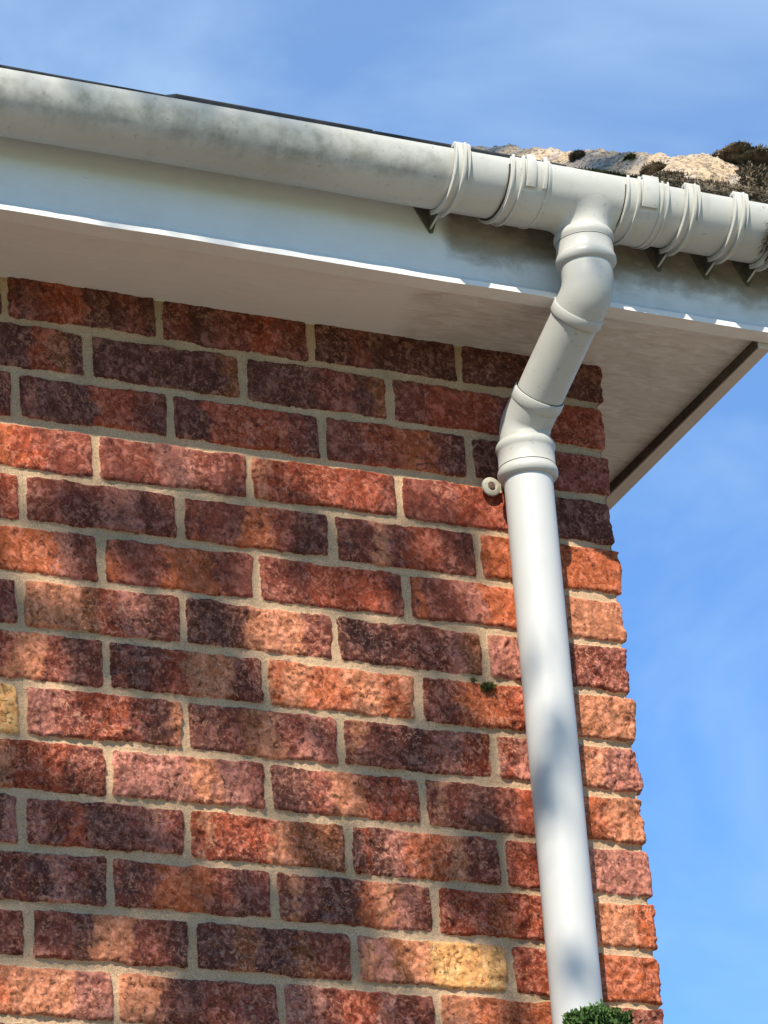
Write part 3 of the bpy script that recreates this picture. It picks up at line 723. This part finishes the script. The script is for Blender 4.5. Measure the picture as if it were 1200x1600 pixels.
moss('moss_clump', (.05, EY + .030, .232), (.045, .020, .012), 3500, .005, M_DMOSS, 'brown moss patch low on the verge front under the bare cream mortar', group=G, sub_lumps=10, seed=18)
moss('moss_clump', (-1.005, EY, .212), (.007, .008, .010), 300, .004, M_DMOSS, 'small dark tuft standing on the tile edge at the far left', group=G, sub_lumps=2, seed=13)
moss('nest_debris', (.168, GY - .035, .132), (.024, .026, .028), 5000, .016, M_DMOSS, 'tangle of dried moss strands wrapped round the gutter by the last bracket', 'debris', sub_lumps=9, seed=9, droop=.5, strands=True)
moss('moss_tuft', (-.2285, -.004, -.5000), (.0085, .006, .0055), 420, .0045, M_GMOSS, 'tiny dark green moss tuft growing from a mortar joint left of the downpipe', sub_lumps=4, seed=10)
moss('moss_tuft', (-.2480, -.004, -.4925), (.0035, .003, .0025), 90, .0035, M_GMOSS, 'speck of moss just up and left of the green tuft in the mortar', sub_lumps=2, seed=14)

# ------------------------------------------------------------------ shrub whose tip enters the picture
def shrub():
    root = empty('shrub', (-.22, -.22, GROUND), 'dark green bushy shrub tip in front of the foot of the downpipe', 'shrub')
    r = random.Random(21); b = MB(); st = MB()
    def leaf(p, d, l):
        sd = d.cross(Vector((r.gauss(0, 1), r.gauss(0, 1), r.gauss(0, 1)))).normalized() * l * .26
        q = len(b.v); b.v.extend([tuple(p), tuple(p + d * l * .5 + sd), tuple(p + d * l), tuple(p + d * l * .5 - sd)]); b.f.append((q, q + 1, q + 2, q + 3))
    top = -1.022
    for k in range(260):
        u = r.random() ** .7; z = top - .15 - (1 - u) * (top - GROUND - .3); wdt = .035 + .30 * (1 - math.exp(-(top - z) * 1.3))
        a = r.uniform(0, 2 * math.pi); q = math.sqrt(r.random()); base = Vector((-.22 + math.cos(a) * wdt * q * .8, -.24 + math.sin(a) * wdt * q * .45, z))
        for _ in range(60):
            d = Vector((r.gauss(0, .7), r.gauss(0, .7), abs(r.gauss(.3, .6)))).normalized()
            leaf(base + Vector((r.gauss(0, .03), r.gauss(0, .02), r.gauss(0, .03))), d, r.uniform(.012, .022))
    # dense tip
    for _ in range(15000):
        x = r.uniform(-.262, -.182); x = x; hz = top - .008 + .018 * float(fbm(np.array([x * 70.]), np.array([.2]), 77, 2)[0]) - abs(r.gauss(0, .05)) - ((x + .222) / .043) ** 4 * .012
        d = Vector((r.gauss(0, .55), r.gauss(0, .5), abs(r.gauss(.5, .5)))).normalized(); leaf(Vector((x, -.21 + r.gauss(0, .010), hz)), d, r.uniform(.004, .009))
    for i in range(26): leaf(Vector((-.262 + i * .00045, -.21, top - .022 + i * .0009)), Vector((-.35 + r.gauss(0, .3), 0, 1)).normalized(), .005)
    b.build('foliage', M_SLEAF, root, 0)
    for k in range(6):
        a = k * 1.05; st.sweep([(-.22, -.24, GROUND - .02), (-.22 + .14 * math.cos(a), -.24 + .10 * math.sin(a), -2.6), (-.22 + .10 * math.cos(a), -.24 + .06 * math.sin(a), -1.7), (-.22 + .02 * math.cos(a), -.235, -1.10)], [.02, .014, .009, .003], 8)
    st.build('stem', M_BARK, root, 40)
shrub()

# ------------------------------------------------------------------ garden tree on the sunny side: its crown dapples the wall
def wall_pt(u, v):            # where a sight line through the photo meets the wall plane
    R_ = CAM.rotation_euler.to_matrix(); d = R_ @ Vector(((u - 600) / 5679.3, -(v - 800) / 5679.3, -1)); c = CAM.location
    return c + d * (-c.y / d.y)
def tree():
    base = Vector((-5.9, -6.2, GROUND)); root = empty('garden_tree', base, 'leafy garden tree standing behind the photographer and dappling the wall', 'tree')
    r = random.Random(33); tr = MB(); toward = -SUN; g_ = np.random.default_rng(5)
    tr.sweep([base - Vector((0, 0, .1)), base + Vector((.05, .05, 2.2)), base + Vector((.3, .3, 4.6)), base + Vector((.7, .6, 6.6)), base + Vector((.9, .8, 8.2))], [.20, .16, .12, .07, .02], 14)
    # thickness of foliage between the sun and each spot of the wall: mostly shade, with gaps
    sun_gaps = [(600, 950, .050), (740, 935, .055), (500, 1050, .075), (590, 1065, .06), (0, 1100, .050), (110, 1150, .05), (300, 1205, .085), (180, 1195, .05), (60, 1560, .11),
                (230, 1555, .05), (700, 1500, .085), (640, 1330, .06), (610, 1415, .05), (440, 975, .06), (80, 1045, .06), (210, 945, .05), (70, 880, .055),
                (370, 1290, .06), (720, 1240, .045), (500, 1235, .05), (720, 1590, .06), (250, 1390, .04), (560, 1590, .05), (760, 1080, .03), (190, 730, .05), (560, 760, .06), (30, 700, .05), (420, 830, .03)]
    G_ = [(wall_pt(u, v), q) for u, v, q in sun_gaps]
    def tau(x, z):
        n = fbm(x * 9, z * 9, 301, 3, .6)
        t1 = 2.2 * sstep(-.20, -.29, z + .03 * 0) * (1 - sstep(-.24, -.185, x)) * (.45 + .85 * sstep(.30, .58, n))
        for p, q in G_: t1 = t1 * (1 - .97 * np.exp(-(((x - p.x) ** 2 + ((z - p.z) * 1.15) ** 2) / (q * q) * .62) ** 1.5))
        up = .55 * sstep(.46, .66, fbm(x * 6 + 5, z * 6, 302, 3, .55)) * sstep(-.30, -.20, z) * (1 - sstep(.06, .14, x))      # light shade that crosses gutter and bend
        pipe = 1.0 * sstep(.50, .64, fbm(x * 12, z * 8, 303, 2, .5)) * sstep(-.185, -.155, x) * (1 - sstep(-.11, -.085, x)) * (1 - sstep(-.5, -.42, z))
        outside = 1.5 * np.clip(sstep(-1.15, -1.4, x) + sstep(.55, .9, x) + sstep(-1.25, -1.5, z) + sstep(.35, .7, z), 0, 1) * sstep(.35, .55, fbm(x * 2.2, z * 2.2, 304, 3))
        return np.clip(np.maximum(np.maximum(t1, up), np.maximum(pipe, outside)), 0, 2.4)
    n = 60000; x = g_.uniform(-3.4, 2.6, n); z = g_.uniform(-3.4, 2.6, n); near = (np.abs(x + .4) < 1.1) & (np.abs(z + .4) < 1.1)
    x2 = g_.uniform(-1.5, .7, 42000); z2 = g_.uniform(-1.5, .7, 42000)
    x = np.concatenate([x[~near], x2]); z = np.concatenate([z[~near], z2]); big = np.concatenate([np.ones((~near).sum()), np.zeros(len(x2))])
    ok = g_.uniform(0, 1, len(x)) < tau(x, z) / 2.4 * np.where(big > 0, .9, .70)
    rr_ = ((x + .4) ** 2 + (z + .4) ** 2) < 2.6 ** 2; ok &= rr_
    x, z, big = x[ok], z[ok], big[ok]; m_ = len(x)
    dist = np.where(big > 0, g_.uniform(5.4, 8.6, m_), g_.uniform(4.6, 5.6, m_)); l = np.where(big > 0, g_.uniform(.08, .12, m_), g_.uniform(.035, .060, m_))
    P = np.stack([x, x * 0, z], 1) + np.array(toward)[None] * dist[:, None]
    d = g_.normal(0, 1, (m_, 3)); d[:, 2] *= .6; d /= np.linalg.norm(d, axis=1)[:, None]; sd = np.cross(d, g_.normal(0, 1, (m_, 3))); sd /= np.linalg.norm(sd, axis=1)[:, None]; sd *= (l * .36)[:, None]
    V = np.stack([P - d * (l / 2)[:, None], P + sd, P + d * (l / 2)[:, None], P - sd], 1).reshape(-1, 3)
    b = MB(); b.v = V.tolist(); b.f = [(4 * i, 4 * i + 1, 4 * i + 2, 4 * i + 3) for i in range(m_)]
    b.build('crown', M_LEAF, root, 0)
    c0 = Vector((-.4, 0, -.4)) + toward * 7
    for k in range(12):
        a = 2 * math.pi * k / 12; s0 = base + Vector((.35 + .03 * k, .35 + .02 * k, 4.8 + .22 * k)); e = (c0 + Vector((math.cos(a) * 2.2, math.sin(a) * 1.2, math.sin(a) * 1.8 + .3)) - s0) * .55
        tr.sweep([s0, s0 + e * .5 + Vector((0, 0, .08)), s0 + e], [.045, .026, .008], 8)
    tr.build('trunk', M_BARK, root, 40)
tree()

# ------------------------------------------------------------------ ground
def mat_ground():
    m, t, b = mat('patio_and_grass')
    v = coords(t); br = node(t, 'ShaderNodeTexBrick'); br.inputs['Scale'].default_value = 1.6; br.inputs['Mortar Size'].default_value = .012
    br.inputs['Color1'].default_value = (.26, .205, .15, 1); br.inputs['Color2'].default_value = (.21, .17, .125, 1); br.inputs['Mortar'].default_value = (.16, .14, .12, 1)
    t.links.new(v, br.inputs['Vector']); s = sep(t, v); n = noise(t, v, 3, 5)
    gr = mixc(t, n, (.05, .09, .02), (.10, .14, .04))
    k = rng(t, mth(t, 'ADD', s[1], mth(t, 'MULTIPLY', n, .15)), -6.4, -6.3)
    t.links.new(mixc(t, k, gr, br.outputs['Color']), b.inputs['Base Color']); b.inputs['Roughness'].default_value = .9
    bump(t, noise(t, v, 40, 4), b, .4, .01); return m
g = MB(); g.add([(-300, -300, GROUND), (300, -300, GROUND), (300, 300, GROUND), (-300, 300, GROUND)], [(0, 1, 2, 3)])
tag(g.build('ground', mat_ground(), None, 0), kind='structure')
